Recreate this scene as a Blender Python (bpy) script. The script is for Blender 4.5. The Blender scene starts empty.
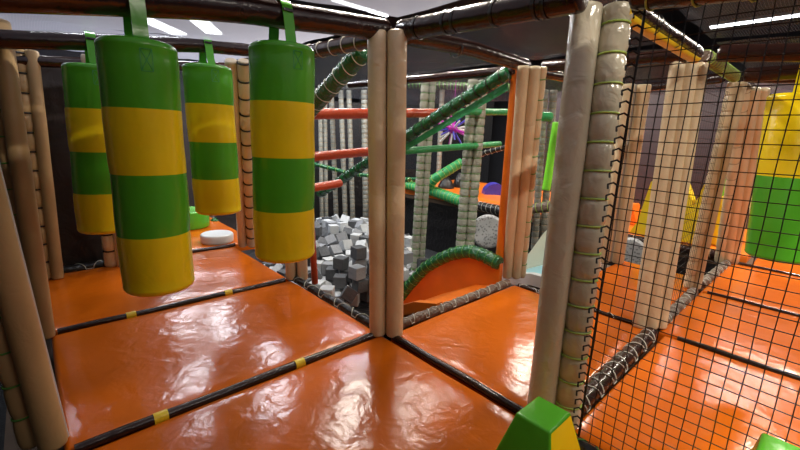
import bpy, bmesh, math, random
from mathutils import Vector, Matrix, Euler
random.seed(11)
sc = bpy.context.scene
COL = sc.collection
# ---------------------------------------------------------------- camera
F = 399.3; PITCH = 0.2206; ROLL = 0.0369; YAW = 0.8266
CAM = Vector((-1.82121, -2.11514, 1.4569))
FW = Vector((math.cos(YAW)*math.cos(PITCH), math.sin(YAW)*math.cos(PITCH), -math.sin(PITCH)))
R0 = Vector((math.sin(YAW), -math.cos(YAW), 0)); U0 = R0.cross(FW)
RT = R0*math.cos(ROLL)+U0*math.sin(ROLL); UP = -R0*math.sin(ROLL)+U0*math.cos(ROLL)
cd = bpy.data.cameras.new('camera'); cam = bpy.data.objects.new('camera', cd); COL.objects.link(cam)
cd.sensor_width = 36; cd.lens = F/800*36; cd.clip_start = .02; cd.clip_end = 200
M = Matrix((RT, UP, -FW)).transposed().to_4x4(); M.translation = CAM
cam.matrix_world = M
sc.camera = cam
def ray(x, y): return FW + RT*((x-400)/F) - UP*((y-225)/F)
G2_ = Vector((-R0.y, R0.x, 0))
def at(x, y, ax, v):
    """surveyed point of the place: where the sight line through a pixel meets the plane ax = v"""
    i = 'XYZ'.index(ax); d = ray(x, y); return CAM + d*((v-CAM[i])/d[i])
def dp(x, y, D): return CAM + ray(x, y)*D
H = 2.07; ZB = -1.2

# ---------------------------------------------------------------- materials
def nodes(name):
    m = bpy.data.materials.new(name); m.use_nodes = True
    return m, m.node_tree, m.node_tree.nodes['Principled BSDF']
def vinyl(name, col, rough=.3, coat=.0, wr=.0, wscale=3, mott=.12, spec=.5, wdist=.1):
    m, nt, b = nodes(name)
    N = nt.nodes; L = nt.links
    tc = N.new('ShaderNodeTexCoord')
    n = N.new('ShaderNodeTexNoise'); n.inputs['Scale'].default_value = 2.3; n.inputs['Detail'].default_value = 4
    L.new(tc.outputs['Object'], n.inputs['Vector'])
    r = N.new('ShaderNodeValToRGB')
    r.color_ramp.elements[0].position = .3; r.color_ramp.elements[1].position = .7
    r.color_ramp.elements[0].color = (*[c*(1-mott) for c in col], 1)
    r.color_ramp.elements[1].color = (*[min(1, c*(1+mott)) for c in col], 1)
    L.new(n.outputs['Fac'], r.inputs['Fac']); L.new(r.outputs['Color'], b.inputs['Base Color'])
    b.inputs['Roughness'].default_value = rough
    b.inputs['Specular IOR Level'].default_value = spec
    b.inputs['Coat Weight'].default_value = coat; b.inputs['Coat Roughness'].default_value = .12
    if wr:
        w = N.new('ShaderNodeTexNoise'); w.inputs['Scale'].default_value = wscale; w.inputs['Detail'].default_value = 3
        w.inputs['Distortion'].default_value = .6
        L.new(tc.outputs['Object'], w.inputs['Vector'])
        bp = N.new('ShaderNodeBump'); bp.inputs['Strength'].default_value = wr; bp.inputs['Distance'].default_value = wdist
        L.new(w.outputs['Fac'], bp.inputs['Height']); L.new(bp.outputs['Normal'], b.inputs['Normal'])
        if coat: L.new(bp.outputs['Normal'], b.inputs['Coat Normal'])
    return m
def net_mat(name, col, hole=.6, cell=.012, transl=.3):
    """fine netting: threads with see-through holes between them"""
    m, nt, b = nodes(name); N = nt.nodes; L = nt.links
    tc = N.new('ShaderNodeTexCoord'); w = N.new('ShaderNodeTexBrick')
    w.offset = 0; w.inputs['Scale'].default_value = 1/cell*.05
    w.inputs['Brick Width'].default_value = .05; w.inputs['Row Height'].default_value = .05
    w.inputs['Mortar Size'].default_value = .004; w.inputs['Mortar Smooth'].default_value = .6
    L.new(tc.outputs['UV'], w.inputs['Vector'])
    ns = N.new('ShaderNodeTexNoise'); ns.inputs['Scale'].default_value = .8; ns.inputs['Detail'].default_value = 2
    L.new(tc.outputs['Object'], ns.inputs['Vector'])
    b.inputs['Base Color'].default_value = (*col, 1); b.inputs['Roughness'].default_value = .35
    tr = N.new('ShaderNodeBsdfTranslucent'); tr.inputs['Color'].default_value = (*col, 1)
    mx = N.new('ShaderNodeMixShader'); mx.inputs[0].default_value = transl
    L.new(b.outputs[0], mx.inputs[1]); L.new(tr.outputs[0], mx.inputs[2])
    tp = N.new('ShaderNodeBsdfTransparent'); m2 = N.new('ShaderNodeMixShader')
    mp = N.new('ShaderNodeMapRange'); mp.inputs['To Min'].default_value = 1-hole; mp.inputs['To Max'].default_value = 1
    L.new(w.outputs['Fac'], mp.inputs['Value'])
    L.new(mp.outputs[0], m2.inputs[0]); L.new(tp.outputs[0], m2.inputs[1]); L.new(mx.outputs[0], m2.inputs[2])
    L.new(m2.outputs[0], N['Material Output'].inputs['Surface'])
    return m
def emis(name, col, s):
    m, nt, b = nodes(name); b.inputs['Emission Color'].default_value = (*col, 1)
    b.inputs['Emission Strength'].default_value = s; b.inputs['Base Color'].default_value = (*col, 1); return m
ORANGE = vinyl('orange_vinyl', (.64, .130, .004), .18, 0, .5, 7.5, .05, .45, .010)
ORANGE2 = vinyl('orange_pad', (.80, .18, .012), .35, .1, .1, 6)
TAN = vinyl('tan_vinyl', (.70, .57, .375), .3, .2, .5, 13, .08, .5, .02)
TAN2 = vinyl('cool_lit_tan_vinyl', (.50, .45, .34), .24, .4, .5, 9, .06, .5, .03)  # the tan vinyl with cool light on one post put into its colour
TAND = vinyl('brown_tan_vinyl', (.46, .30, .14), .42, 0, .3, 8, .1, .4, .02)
GREYP = vinyl('grey_beige_vinyl', (.22, .22, .19), .45, 0, .4, 30, .25)
GREYP2 = vinyl('pale_grey_vinyl', (.42, .42, .35), .4, .1, .4, 26, .2)
BROWN = vinyl('dark_brown_vinyl', (.026, .010, .008), .24, .12, .4, 10, .2, .5, .02)
GREY_BROWN = vinyl('grey_brown_vinyl', (.16, .11, .085), .35, .1, .5, 14, .25)
BLACK = vinyl('black_vinyl', (.012, .011, .012), .3, .1, .3, 10)
GREEN = vinyl('bright_green_vinyl', (.085, .43, .02), .25, .2, .16, 8, .05, .5, .02)
GREEN_D = vinyl('dark_green_vinyl', (.008, .12, .035), .22, .4, .4, 20, .15)
GREEN_M = vinyl('mid_green_vinyl', (.035, .36, .11), .35, .1, .3, 12, .1)
YELLOW = vinyl('yellow_vinyl', (.95, .72, .008), .25, .2, .16, 8, .04, .5, .02)
YELLOW2 = vinyl('lemon_vinyl', (.85, .62, .02), .35, .1, .1, 8, .04)
LIME = vinyl('lime_vinyl', (.22, .75, .04), .35, .1, .1, 8, .04)
RED = vinyl('red_orange_vinyl', (.42, .055, .02), .3, .2, .2, 10, .08)
WHITE = vinyl('white_vinyl', (.70, .72, .74), .35, .1, .1, 5, .03)
CREAM = vinyl('cream_plastic', (.85, .80, .62), .35, .1, 0, 5, .02)
CYAN = vinyl('pale_blue_plastic', (.30, .68, .78), .3, .2, 0, 5, .03)
BLUE = vinyl('blue_violet_vinyl', (.06, .05, .42), .35, .1, .1, 5)
PURPLE = vinyl('purple_plastic', (.45, .03, .40), .35, .1, 0, 5)
VIOLET = vinyl('violet_plastic', (.15, .12, .65), .35, .1, 0, 5)
CORD_B = vinyl('black_cord', (.006, .006, .006), .6)
CORD_W = vinyl('white_cord', (.62, .62, .55), .6)
CORD_G = vinyl('green_cord', (.10, .30, .05), .6)
CORD_L = vinyl('lime_cord', (.35, .52, .10), .6)
CORD_K = vinyl('tan_cord', (.42, .30, .18), .6)
STEEL = vinyl('galvanised_steel', (.45, .45, .45), .4)
DARKW = vinyl('dark_panel_fabric', (.020, .012, .011), .8, 0, .3, 5, .2)
CUBE_M = [vinyl('white_foam', (.50, .52, .54), .8, 0, .2, 20, .06), vinyl('mid_grey_foam', (.27, .28, .30), .85, 0, .2, 20, .06),
          vinyl('dark_grey_foam', (.09, .095, .105), .85, 0, .2, 20, .08)]

# ---------------------------------------------------------------- mesh helpers
def link(name, bm, mats, parent=None, smooth=True, at_loc=None):
    me = bpy.data.meshes.new(name); bm.normal_update()
    bm.to_mesh(me); bm.free()
    for m in (mats if isinstance(mats, (list, tuple)) else [mats]): me.materials.append(m)
    if smooth:
        for p in me.polygons: p.use_smooth = True
        try: me.set_sharp_from_angle(angle=math.radians(42))
        except Exception: pass
    o = bpy.data.objects.new(name, me); COL.objects.link(o)
    if parent: o.parent = parent
    return o
def tag(o, label=None, cat=None, group=None, kind=None):
    if label: o['label'] = label
    if cat: o['category'] = cat
    if group: o['group'] = group
    if kind: o['kind'] = kind
    return o
def thing(name, loc, label, cat, group=None):
    o = bpy.data.objects.new(name, None); COL.objects.link(o); o.location = loc
    o.empty_display_size = .1
    bpy.context.view_layer.update()
    return tag(o, label, cat, group)
def frames(P):
    T = []
    for i in range(len(P)):
        a = P[max(0, i-1)]; b = P[min(len(P)-1, i+1)]; T.append((b-a).normalized())
    n = T[0].orthogonal().normalized()
    if abs(T[0].z) < .9: n = (Vector((0, 0, 1))-T[0]*T[0].z).normalized()
    out = []
    for t in T:
        n = (n-t*n.dot(t)).normalized(); out.append((t, n, t.cross(n)))
    return out
def tube(bm, P, r, seg=16, caps=True, mat=0, sq=1.0):
    """sweep a round section along points; r may be a list; sq flattens the section"""
    P = [Vector(p) for p in P]; fr = frames(P); rings = []
    for i, p in enumerate(P):
        rr = r[i] if isinstance(r, (list, tuple)) else r
        t, n, b = fr[i]
        rings.append([bm.verts.new(p+(n*math.cos(a)*sq+b*math.sin(a))*rr) for a in [2*math.pi*k/seg for k in range(seg)]])
    for i in range(len(P)-1):
        for k in range(seg):
            f = bm.faces.new((rings[i][k], rings[i][(k+1) % seg], rings[i+1][(k+1) % seg], rings[i+1][k])); f.material_index = mat
    if caps:
        f = bm.faces.new(rings[0][::-1]); f.material_index = mat
        f = bm.faces.new(rings[-1]); f.material_index = mat
    return bm
def lerp(a, b, t): return a+(b-a)*t
def foam(bm, P, r, pinch=None, seg=18, puff=.0, wob=.0, mat=0):
    """padded sleeve along a polyline: rounded ends, pinched in every `pinch` metres"""
    P = [Vector(p) for p in P]
    L = [0]
    for i in range(1, len(P)): L.append(L[-1]+(P[i]-P[i-1]).length)
    tot = L[-1]
    def pos(s):
        for i in range(1, len(P)):
            if s <= L[i] or i == len(P)-1: return lerp(P[i-1], P[i], (s-L[i-1])/max(1e-6, L[i]-L[i-1]))
    ss = [0, .006, .02]
    step = (pinch/10 if pinch else .09); s = .02+step
    while s < tot-.03: ss.append(s); s += step
    ss += [tot-.02, tot-.006, tot]
    Q = []; rs = []
    ph = random.random()*6
    for s in ss:
        q = pos(s); Q.append(q)
        e = min(s, tot-s); k = 1.0
        if e < .02: k = .80+.2*math.sqrt(max(0, 1-(1-e/.02)**2))
        if pinch: k *= 1-.2*(abs(((s/pinch) % 1)-.5)*2)**4
        k *= 1+puff*math.sin(s*9+ph)
        rs.append(r*k)
    tube(bm, Q, rs, seg, True, mat)
    return tot
def cords(bm, P, r, pitch, cr=.0035, start=None, tilt=0, seg=14, phase=0):
    """one long cord wound round a sleeve: a full turn every `pitch` metres, then a run along the back"""
    P = [Vector(p) for p in P]; path = []; carry = pitch*max(phase, .3); j = 0
    t0 = (P[-1]-P[0]).normalized(); u0 = t0.orthogonal().normalized()
    h_ = G2_-t0*G2_.dot(t0)
    if h_.length > .2: u0 = h_.normalized()
    for i in range(1, len(P)):
        a, b = P[i-1], P[i]; d = b-a; t = d.normalized(); u = (u0-t*u0.dot(t)).normalized(); v = t.cross(u)
        s = carry
        while s < d.length:
            c = a+t*s
            path += [c+(u*math.cos(x)+v*math.sin(x))*r+t*(tilt*math.sin(x+j*.7)+cr*2*(x/6.283-.5)) for x in [2*math.pi*k/seg for k in range(seg+1)]]
            s += pitch; j += 1
        carry = s-d.length
    if len(path) > 1: tube(bm, path, cr, 5, True)
def box(bm, c, s, rot=None, bev=0, mat=0, segs=2):
    r = bmesh.ops.create_cube(bm, size=1)
    bmesh.ops.scale(bm, vec=s, verts=r['verts'])
    fs = set(f for v in r['verts'] for f in v.link_faces)
    for f in fs: f.material_index = mat
    vs = r['verts']
    if bev:
        es = list({e for v in vs for e in v.link_edges})
        q = bmesh.ops.bevel(bm, geom=es, offset=bev, segments=segs, affect='EDGES', profile=.6, clamp_overlap=True)
        vs = list({v for f in q['faces'] for v in f.verts} | {v for v in vs if v.is_valid})
    if rot is not None: bmesh.ops.rotate(bm, cent=(0, 0, 0), matrix=rot, verts=vs)
    bmesh.ops.translate(bm, vec=c, verts=vs)
    return vs
def loc(root, P): return [Vector(p)-root.location for p in P]
def lathe(bm, prof, c=(0, 0, 0), seg=40, bands=None):
    """prof: list of (r, z); bands: f(z) -> material index"""
    rings = []
    for r, z in prof:
        rings.append([bm.verts.new((c[0]+r*math.cos(2*math.pi*k/seg), c[1]+r*math.sin(2*math.pi*k/seg), c[2]+z)) for k in range(seg)] if r > 1e-5 else [bm.verts.new((c[0], c[1], c[2]+z))])
    for i in range(len(prof)-1):
        A, B = rings[i], rings[i+1]; mi = bands((prof[i][1]+prof[i+1][1])/2) if bands else 0
        for k in range(seg):
            k2 = (k+1) % seg
            if len(A) == 1: f = bm.faces.new((A[0], B[k2], B[k]))
            elif len(B) == 1: f = bm.faces.new((A[k], A[k2], B[0]))
            else: f = bm.faces.new((A[k], A[k2], B[k2], B[k]))
            f.material_index = mi
    bmesh.ops.recalc_face_normals(bm, faces=bm.faces)
# ================================================================= SETTING
def slab(name, c, s, mat, label=None):
    bm = bmesh.new(); box(bm, (0, 0, 0), s); 
    uv = bm.loops.layers.uv.new('UVMap')
    o = link(name, bm, mat, smooth=False); o.location = c
    return tag(o, label, kind='structure')
HALLF = vinyl('grey_carpet', (.030, .030, .034), .9, 0, .2, 30)
HALLW = vinyl('dark_hall_wall', (.018, .019, .026), .8, 0, .1, 3)
HALLC = vinyl('dark_hall_ceiling', (.014, .015, .02), .7, 0, .1, 2)
slab('floor', (3, 3, ZB-.05), (20, 20, .1), HALLF, 'dark grey carpeted hall floor below the play decks')
slab('ceiling', (3, 3, 4.65), (20, 20, .1), HALLC, 'dark hall ceiling above the net roof')
slab('wall_front', (13.05, 3, 1.7), (.1, 20, 5.9), HALLW, 'dark hall wall far behind the right-hand decks')
slab('wall_left', (3, 13.05, 1.7), (20, .1, 5.9), HALLW, 'dark hall wall far behind the foam pit')
slab('wall_back', (-7.05, 3, 1.7), (.1, 20, 5.9), HALLW, 'dark hall wall behind the left posts')
slab('wall_right', (3, -7.05, 1.7), (20, .1, 5.9), HALLW, 'dark hall wall on the near right side')
PLY = vinyl('plywood', (.10, .06, .035), .7)
for (x0, x1, y0, y1, lb) in [(-2.1, .02, -3.0, 2.98, 'plywood deck under the left mats'), (.0, 3.66, -3.6, -.02, 'plywood deck under the right mats'), (3.66, 4.95, -3.6, -1.32, 'plywood deck under the farther right mats'),
                         (-2.1, .02, 2.98, 6.2, 'plywood deck under the far left mat')]:
    slab('floor', ((x0+x1)/2, (y0+y1)/2, -.16), (x1-x0, y1-y0, .08), PLY, lb)
    # facia down to the ground
slab('floor', (6.6, -.9, -.10), (3.0, 5.0, .1), PLY, 'plywood deck under the yellow spikes')

# ================================================================= MATS
def mat(x0, x1, y0, y1, label, m=ORANGE, z=0, n=22, group='orange deck mats', th=.11):
    bm = bmesh.new(); w, d = x1-x0, y1-y0; r = .028; g = []
    def axis(L):
        a = [0, .006, .014, .028]
        k = max(6, int(n*L/1.8)); a += [r+(L-2*r)*i/k for i in range(1, k)]
        return a+[L-.028, L-.014, L-.006, L]
    xs, ys = axis(w), axis(d); ph = [random.random()*6 for _ in range(6)]
    for x in xs:
        row = []
        for y in ys:
            e = min(x, w-x, y, d-y); f = math.sqrt(max(0, 1-(1-min(1, e/r))**2))
            dz = -r*(1-f)+f*(.0025*math.sin(x*7+ph[0]+1.3*math.sin(y*4+ph[1]))+.002*math.sin(y*9+ph[2]+math.sin(x*5+ph[3])))
            row.append(bm.verts.new((x-w/2, y-d/2, dz)))
        g.append(row)
    for i in range(len(xs)-1):
        for j in range(len(ys)-1): bm.faces.new((g[i][j], g[i+1][j], g[i+1][j+1], g[i][j+1]))
    rim = [g[i][0] for i in range(len(xs))]+[g[-1][j] for j in range(1, len(ys))]+[g[i][-1] for i in range(len(xs)-2, -1, -1)]+[g[0][j] for j in range(len(ys)-2, 0, -1)]
    low = [bm.verts.new((v.co.x, v.co.y, -th)) for v in rim]
    for i in range(len(rim)):
        k = (i+1) % len(rim); bm.faces.new((rim[i], low[i], low[k], rim[k]))
    bm.faces.new(low[::-1]); bmesh.ops.recalc_face_normals(bm, faces=bm.faces)
    o = link('deck_mat', bm, m); o.location = ((x0+x1)/2, (y0+y1)/2, z)
    return tag(o, label, 'mat', group)
G = .022
mat(-1.88, -G-.02, -1.36+G, -G, 'orange vinyl mat nearest the camera, in front of the first seam')
mat(-1.88, -G-.02, -3.0, -1.36-G, 'orange vinyl mat under the green and yellow block at the bottom edge')
mat(-1.88, -G-.02, G, 1.43-G, 'orange vinyl mat in the middle left, between the two taped seams')
mat(-1.88, -G-.02, 1.43+G, 2.93-G, 'orange vinyl mat under the rear hanging bags, beyond the second taped seam')
mat(-1.25, .30, 3.02, 5.6, 'far orange vinyl mat carrying the white round disc')
mat(G, 1.72-G, -1.295, -.06, 'orange vinyl mat between the centre post and the beige laced post')
mat(1.72+G, 3.62, -1.28, -.42, 'orange vinyl mat seen just right of the beige laced post, through the net')
mat(G, 1.72-G, -2.72, -1.36-.05, 'large orange vinyl mat behind the near net at lower right')
mat(1.72+G, 3.13-G, -3.0, -1.36, 'orange vinyl mat behind the net, in the second row from the front')
mat(3.13+G, 4.75-G, -3.2, -1.36, 'bright orange vinyl mat behind the net, below the right hanging bag')
mat(4.75+G, 6.2, -3.2, -1.55, 'farthest orange vinyl mat behind the bottom of the right hanging bag', z=.0)

# ================================================================= SEAM PADS
def seam(a, b, r, m, label, tapes=(), cord=None, name='seam_pad', z=.0, pitch=.1, cat='padding', grp='dark seam pads', sq=.7):
    a = Vector((*a, z)); b = Vector((*b, z)); t = thing(name, (a+b)/2, label, cat, grp)
    P = loc(t, [lerp(a, b, i/8)+Vector((0, 0, .003*math.sin(i*1.7))) for i in range(9)])
    bm = bmesh.new(); tube(bm, P, r, 14, True, 0, 1.0)
    link('foam_strip', bm, m, t)
    d = (b-a)
    for f in tapes:
        c = lerp(P[0], P[-1], f); u = d.normalized()*.032
        bm = bmesh.new(); tube(bm, [c-u, c, c+u], r+.004, 14, False); tag(link('tape_band', bm, YELLOW2, t), 'yellow tape band')
    if cord:
        bm = bmesh.new(); n = int(d.length/pitch); u = d.normalized(); w = Vector((-u.y, u.x, 0))
        path = []
        for k in range(n):
            c = P[0]+u*(pitch*(k+.5)); sg = 1 if k % 2 else -1
            path += [c+(w*math.cos(x)*sg+Vector((0, 0, 1))*math.sin(x))*(r+.003)+u*.3*pitch*-math.cos(x) for x in [math.pi*(1-j/8) for j in range(8, -1, -1)]][::(1)]
        tube(bm, path, .0035, 5, True)
        link('cord_lacing', bm, cord, t)
    return t
ta = [(at(304, 357, 'Y', 0).x+1.86)/1.86, (at(168, 408, 'Y', 0).x+1.86)/1.86]
tb = [(at(228, 291, 'Y', 1.43).x+1.86)/1.86, (at(131, 314, 'Y', 1.43).x+1.86)/1.86]
seam((-1.84, 0), (-.06, 0), .026, BROWN, 'dark brown seam pad with yellow tapes ending at the foot of the centre post', [(-.02+(f*1.86-.02)/1.78) for f in ta])
seam((-1.84, 1.43), (-.1, 1.43), .024, BROWN, 'dark brown seam pad with yellow tapes, just below the hanging bags', [((f*1.86-.02)/1.74) for f in tb])
seam((-1.84, 2.97), (-1.36, 2.97), .05, BLACK, 'short black seam pad with cord ties along the foot of the dark rear panel', cord=CORD_W, pitch=.16)
seam((-1.1, 2.97), (-.02, 2.97), .024, BROWN, 'dark brown seam pad in front of the white round disc')
seam((0, -.12), (0, -1.25), .026, BROWN, 'dark brown untaped seam pad from the centre post towards the green-topped block')
seam((0, 1.38), (0, .12), .036, BLACK, 'black seam pad with white cord along the edge of the foam cube pit', cord=CORD_W, pitch=.13, grp='laced edge pads')
seam((.1, 0), (1.68, 0), .040, GREY_BROWN, 'grey-brown laced edge pad at the head of the orange slide', cord=CORD_W, pitch=.085, grp='laced edge pads')
seam((.1, -1.36), (1.62, -1.34), .055, BROWN, 'thick dark brown floor pad with white criss-cross cord behind the near net', cord=CORD_W, pitch=.10, grp='laced edge pads')
seam((1.80, -1.34), (3.05, -1.32), .042, GREY_BROWN, 'grey-brown floor pad between the two tan posts behind the near net', cord=CORD_W, pitch=.11, grp='laced edge pads')
seam((3.34, -1.32), (4.66, -1.34), .045, GREY_BROWN, 'pale laced floor pad running to the farthest tan post on the right', cord=CORD_W, pitch=.10, grp='laced edge pads')
seam((0, -1.45), (0, -2.72), .032, BLACK, 'black laced floor pad along the bottom of the near net', cord=CORD_G, pitch=.09, grp='laced edge pads')
seam((1.72, -.1), (1.72, -1.18), .020, BROWN, 'thin dark seam pad between the two mats just right of the beige laced post', cord=CORD_W, pitch=.12)
seam((1.72, -1.5), (1.72, -3.0), .018, BLACK, 'thin black seam pad from the triple tan post towards the right edge')
seam((3.13, -1.42), (3.13, -3.1), .018, BROWN, 'thin pale-edged seam pad in front of the bright orange mat under the right bag')
seam((4.75, -1.45), (4.75, -3.2), .020, BROWN, 'farthest thin seam pad behind the right bag')
seam((-1.93, .12), (-1.93, 1.3), .022, BLACK, 'black floor pad with white cord between the two left posts', cord=CORD_W, pitch=.3, grp='laced edge pads')
seam((-1.93, 1.52), (-1.93, 2.68), .022, BLACK, 'black floor pad behind the second left post', cord=CORD_W, pitch=.3, grp='laced edge pads')

# ================================================================= POSTS
G2 = Vector((R0.y*-1, R0.x, 0))      # away from the camera
def post(base, top, pads, label, group='padded posts', zb=0, pole=True, name='padded_post'):
    base = Vector(base); top = Vector(top)
    t = thing(name, base, label, 'post', group)
    ax = top-base
    if pole:
        bm = bmesh.new(); tube(bm, [G2*.05+Vector((0, 0, 0)), ax+G2*.05], .024, 12); link('steel_pole', bm, STEEL, t)
    for i, p in enumerate(pads):
        s, dpt, r, m, cord, pitch = p[:6]
        zlo, zhi = (p[6] if len(p) > 6 else (0, 1))
        off = R0*s+G2*dpt; a = off+ax*zlo; b = off+ax*zhi
        bm = bmesh.new(); P = [lerp(a, b, k/6) for k in range(7)]
        n = (b-a).length
        foam(bm, P, r, pinch=pitch if cord else None, puff=0 if cord else .015)
        tb_ = link('foam_pad', bm, m, t)
        if cord:
            bm = bmesh.new(); cords(bm, [a, b], r*.94, pitch, .008 if cord is CORD_B else .0045, phase=1)
            link('cord_lacing', bm, cord, tb_)
    return t
def B(x, y): return at(x, y, 'Z', 0)
def Tt(x, y): return at(x, y, 'Z', H)
post(B(386, 334), Tt(387, 34)*1.0+Vector((0, 0, .02)), [(-.062, 0, .061, TAN, None, 0), (.064, -.01, .063, TAN, None, 0), (0.0, .07, .05, TAN, CORD_G, .16)],
     'tan double-padded post in the centre of the picture')
post(B(512, 277), Tt(530, 66), [(-.055, 0, .050, TAN, None, 0), (.042, 0, .050, TAN, None, 0), (.115, .01, .034, TAN, CORD_G, .17)],
     'bright tan padded post right of the big green diagonal, with an orange edging strip')
t = post(B(551, 424), Tt(601, 6), [(-.064, 0, .068, TAN2, None, 0), (.070, -.01, .068, TAN2, CORD_L, .133), (.0, .06, .055, TAN2, None, 0)],
     'large beige padded post with a lime-laced pad, at the left edge of the near net')
post(B(649, 327), Tt(690, 60), [(-.085, 0, .050, TAN, None, 0), (.0, -.01, .055, TAN, None, 0), (.09, .0, .046, TAN, None, 0)],
     'triple tan padded post standing behind the near net')
post(B(691, 288), Tt(737, 82), [(-.038, 0, .044, TAN, CORD_K, .15), (.048, 0, .044, TAN, None, 0)],
     'tan padded post one bay behind the triple tan post')
post(B(724, 262), Tt(752, 88), [(-.07, 0, .05, TAN, CORD_K, .2), (.03, 0, .055, TAN, None, 0), (.13, .0, .05, TAN, None, 0)],
     'farthest tan padded post left of the right hanging bag')
post(at(612, 262, 'Z', 0), at(638, 84, 'Z', H+.02), [(-.10, 0, .062, TAN, None, 0), (.07, 0, .068, TAN, None, 0)],
     'pale tan padded post seen through the net just right of the beige laced post')
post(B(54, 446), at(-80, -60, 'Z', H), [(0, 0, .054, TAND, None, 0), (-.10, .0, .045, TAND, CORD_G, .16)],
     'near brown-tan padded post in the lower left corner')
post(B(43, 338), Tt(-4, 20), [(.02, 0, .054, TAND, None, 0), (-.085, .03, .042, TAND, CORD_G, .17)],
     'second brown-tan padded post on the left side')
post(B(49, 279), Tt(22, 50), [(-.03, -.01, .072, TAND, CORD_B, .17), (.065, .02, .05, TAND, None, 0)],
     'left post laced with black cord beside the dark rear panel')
post(B(116, 266), Tt(94, 55), [(-.045, 0, .065, TAN, CORD_B, .18), (.06, .02, .06, TAN, None, 0)],
     'post with black cord mostly hidden behind the rear left hanging bag')
post(B(297, 279), at(290, 62, 'Z', H), [(-.06, 0, .052, TAN, None, 0), (.058, .0, .052, TAN, None, 0)],
     'tan padded post hidden behind the hanging bag at the corner of the foam pit')
post(B(247, 245), Tt(237, 60), [(-.055, 0, .056, TAN, None, 0), (.062, 0, .062, TAN, CORD_B, .17)],
     'tan post with black cord right of the white round disc')
# near left wall: dark panels hung behind the left posts
def panel(a, b, z0, z1, label, m=DARKW, th=.03, quilt=.0, name='fabric_panel', grp='dark fabric panels', cat='panel'):
    a = Vector((*a, 0)); b = Vector((*b, 0)); d = b-a; u = d.normalized(); w = Vector((-u.y, u.x, 0))
    bm = bmesh.new(); nx = max(2, int(d.length/.25)); nz = max(2, int((z1-z0)/.12))
    for sgn in (1, -1):
        g = [[bm.verts.new(u*(d.length*(i/nx-.5))+Vector((0, 0, (z1-z0)*j/nz))+w*sgn*(th/2+.008*math.sin(j*1.9+i*.6)*(0 < i < nx)*(0 < j < nz))) for j in range(nz+1)] for i in range(nx+1)]
        for i in range(nx):
            for j in range(nz): bm.faces.new((g[i][j], g[i+1][j], g[i+1][j+1], g[i][j+1]))
        if sgn == 1: g1 = g
    for i in range(nx):
        for j in (0, nz): bm.faces.new((g1[i][j], g1[i+1][j], g[i+1][j], g[i][j]))
    for j in range(nz):
        for i in (0, nx): bm.faces.new((g1[i][j], g1[i][j+1], g[i][j+1], g[i][j]))
    bmesh.ops.recalc_face_normals(bm, faces=bm.faces)
    o = link(name, bm, m); o.location = (a+b)/2+Vector((0, 0, z0))
    return tag(o, label, cat, grp)
panel((-1.78, 3.04), (-1.38, 3.04), 0.0, 2.0, 'dark brown fabric panel on the left between the two black-laced posts')
panel((-2.24, -1.2), (-2.24, 3.0), -.11, 2.0, 'black fabric panel closing the left side behind the brown-tan posts', m=BLACK)

# ================================================================= OVERHEAD BEAMS
def beam(P, r, m, label, pitch=None, cord=None, bands=(), group='padded overhead beams', name='padded_beam', trim=None, cat='beam', cr=.004):
    P = [Vector(p) for p in P]; t = thing(name, (P[0]+P[-1])/2, label, cat, group); Q = loc(t, P)
    # smooth the polyline
    bm = bmesh.new(); foam(bm, Q, r, puff=.012); link('foam_sleeve', bm, m, t)
    if cord:
        bm = bmesh.new()
        cords(bm, Q, r+.003, pitch, cr, tilt=.012, phase=.5)
        link('cord_lacing', bm, cord, t)
    for f in bands:
        c = lerp(Q[0], Q[-1], f); u = (Q[-1]-Q[0]).normalized()*.009
        bm = bmesh.new(); tube(bm, [c-u, c+u], r+.004, 18, False); link('tie_band', bm, BLACK, t)
    if trim:
        bm = bmesh.new(); tube(bm, [q-Vector((0, 0, r*.55)) for q in Q], r*.72, 14); tag(link('lower_sleeve', bm, trim, t), 'yellow lower sleeve')
    return t
def X0(x, y): return at(x, y, 'X', 0)
def Y0(x, y): return at(x, y, 'Y', 0)
zA = [(at(x, y, 'Y', 0).x, at(x, y, 'Y', 0).z) for x, y in [(-30, -9), (60, -4), (120, -1), (180, 3), (250, 10), (285, 16), (330, 22)]]+[(-.06, 2.105)]
beam([(x, 0, z) for x, z in zA], .066, BROWN, 'thick dark brown overhead beam carrying the two front hanging bags', bands=())
zB = [(-1.95, 1.925), (-1.45, 1.992), (-.69, 2.095), (-.08, 2.13)]
beam([(x, 1.43, z) for x, z in zB], .055, BROWN, 'dark brown overhead beam carrying the two rear hanging bags')
beam([(-1.95, 2.9, 1.96), (-1, 2.9, 2.05), (0, 2.9, 2.16)], .05, BROWN, 'farthest dark overhead beam on the left, above the dark panel')
beam([(-1.95, -.1, 1.90), (-1.95, 1.4, 1.95), (-1.95, 2.85, 1.99)], .06, BROWN, 'dark overhead beam running along the left side')
p = [X0(407, 33), X0(500, 17), X0(598, 0)]
beam([(0, -.08, 2.10), (0, -.8, 2.075), (0, -1.24, 2.06)], .062, BROWN, 'dark overhead beam with black ties from the centre post to the beige laced post', bands=(.14, .34, .40, .62, .82, .86))
beam([(.1, 0, 2.10), (.8, 0, 2.135), (1.62, 0, 2.115)], .058, BROWN, 'dark overhead beam with rusty underside from the centre post to the bright tan post', bands=(.35,))
beam([(0, .1, 2.09), (0, .75, 2.10), (0, 1.35, 2.12)], .055, BROWN, 'dark overhead beam with white cord rings behind the centre post', .17, CORD_W)
beam([(0, -1.44, 2.03), (0, -2.1, 1.97), (0, -2.72, 1.93)], .062, BROWN, 'dark overhead beam with lime cord rings along the top of the near net', .15, CORD_L)
beam([(.22, -1.32, 2.06), (.9, -1.3, 2.07), (1.6, -1.3, 2.07)], .050, BROWN, 'overhead beam with a yellow lower sleeve above the near net', trim=YELLOW2, bands=(.3, .6))
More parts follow.
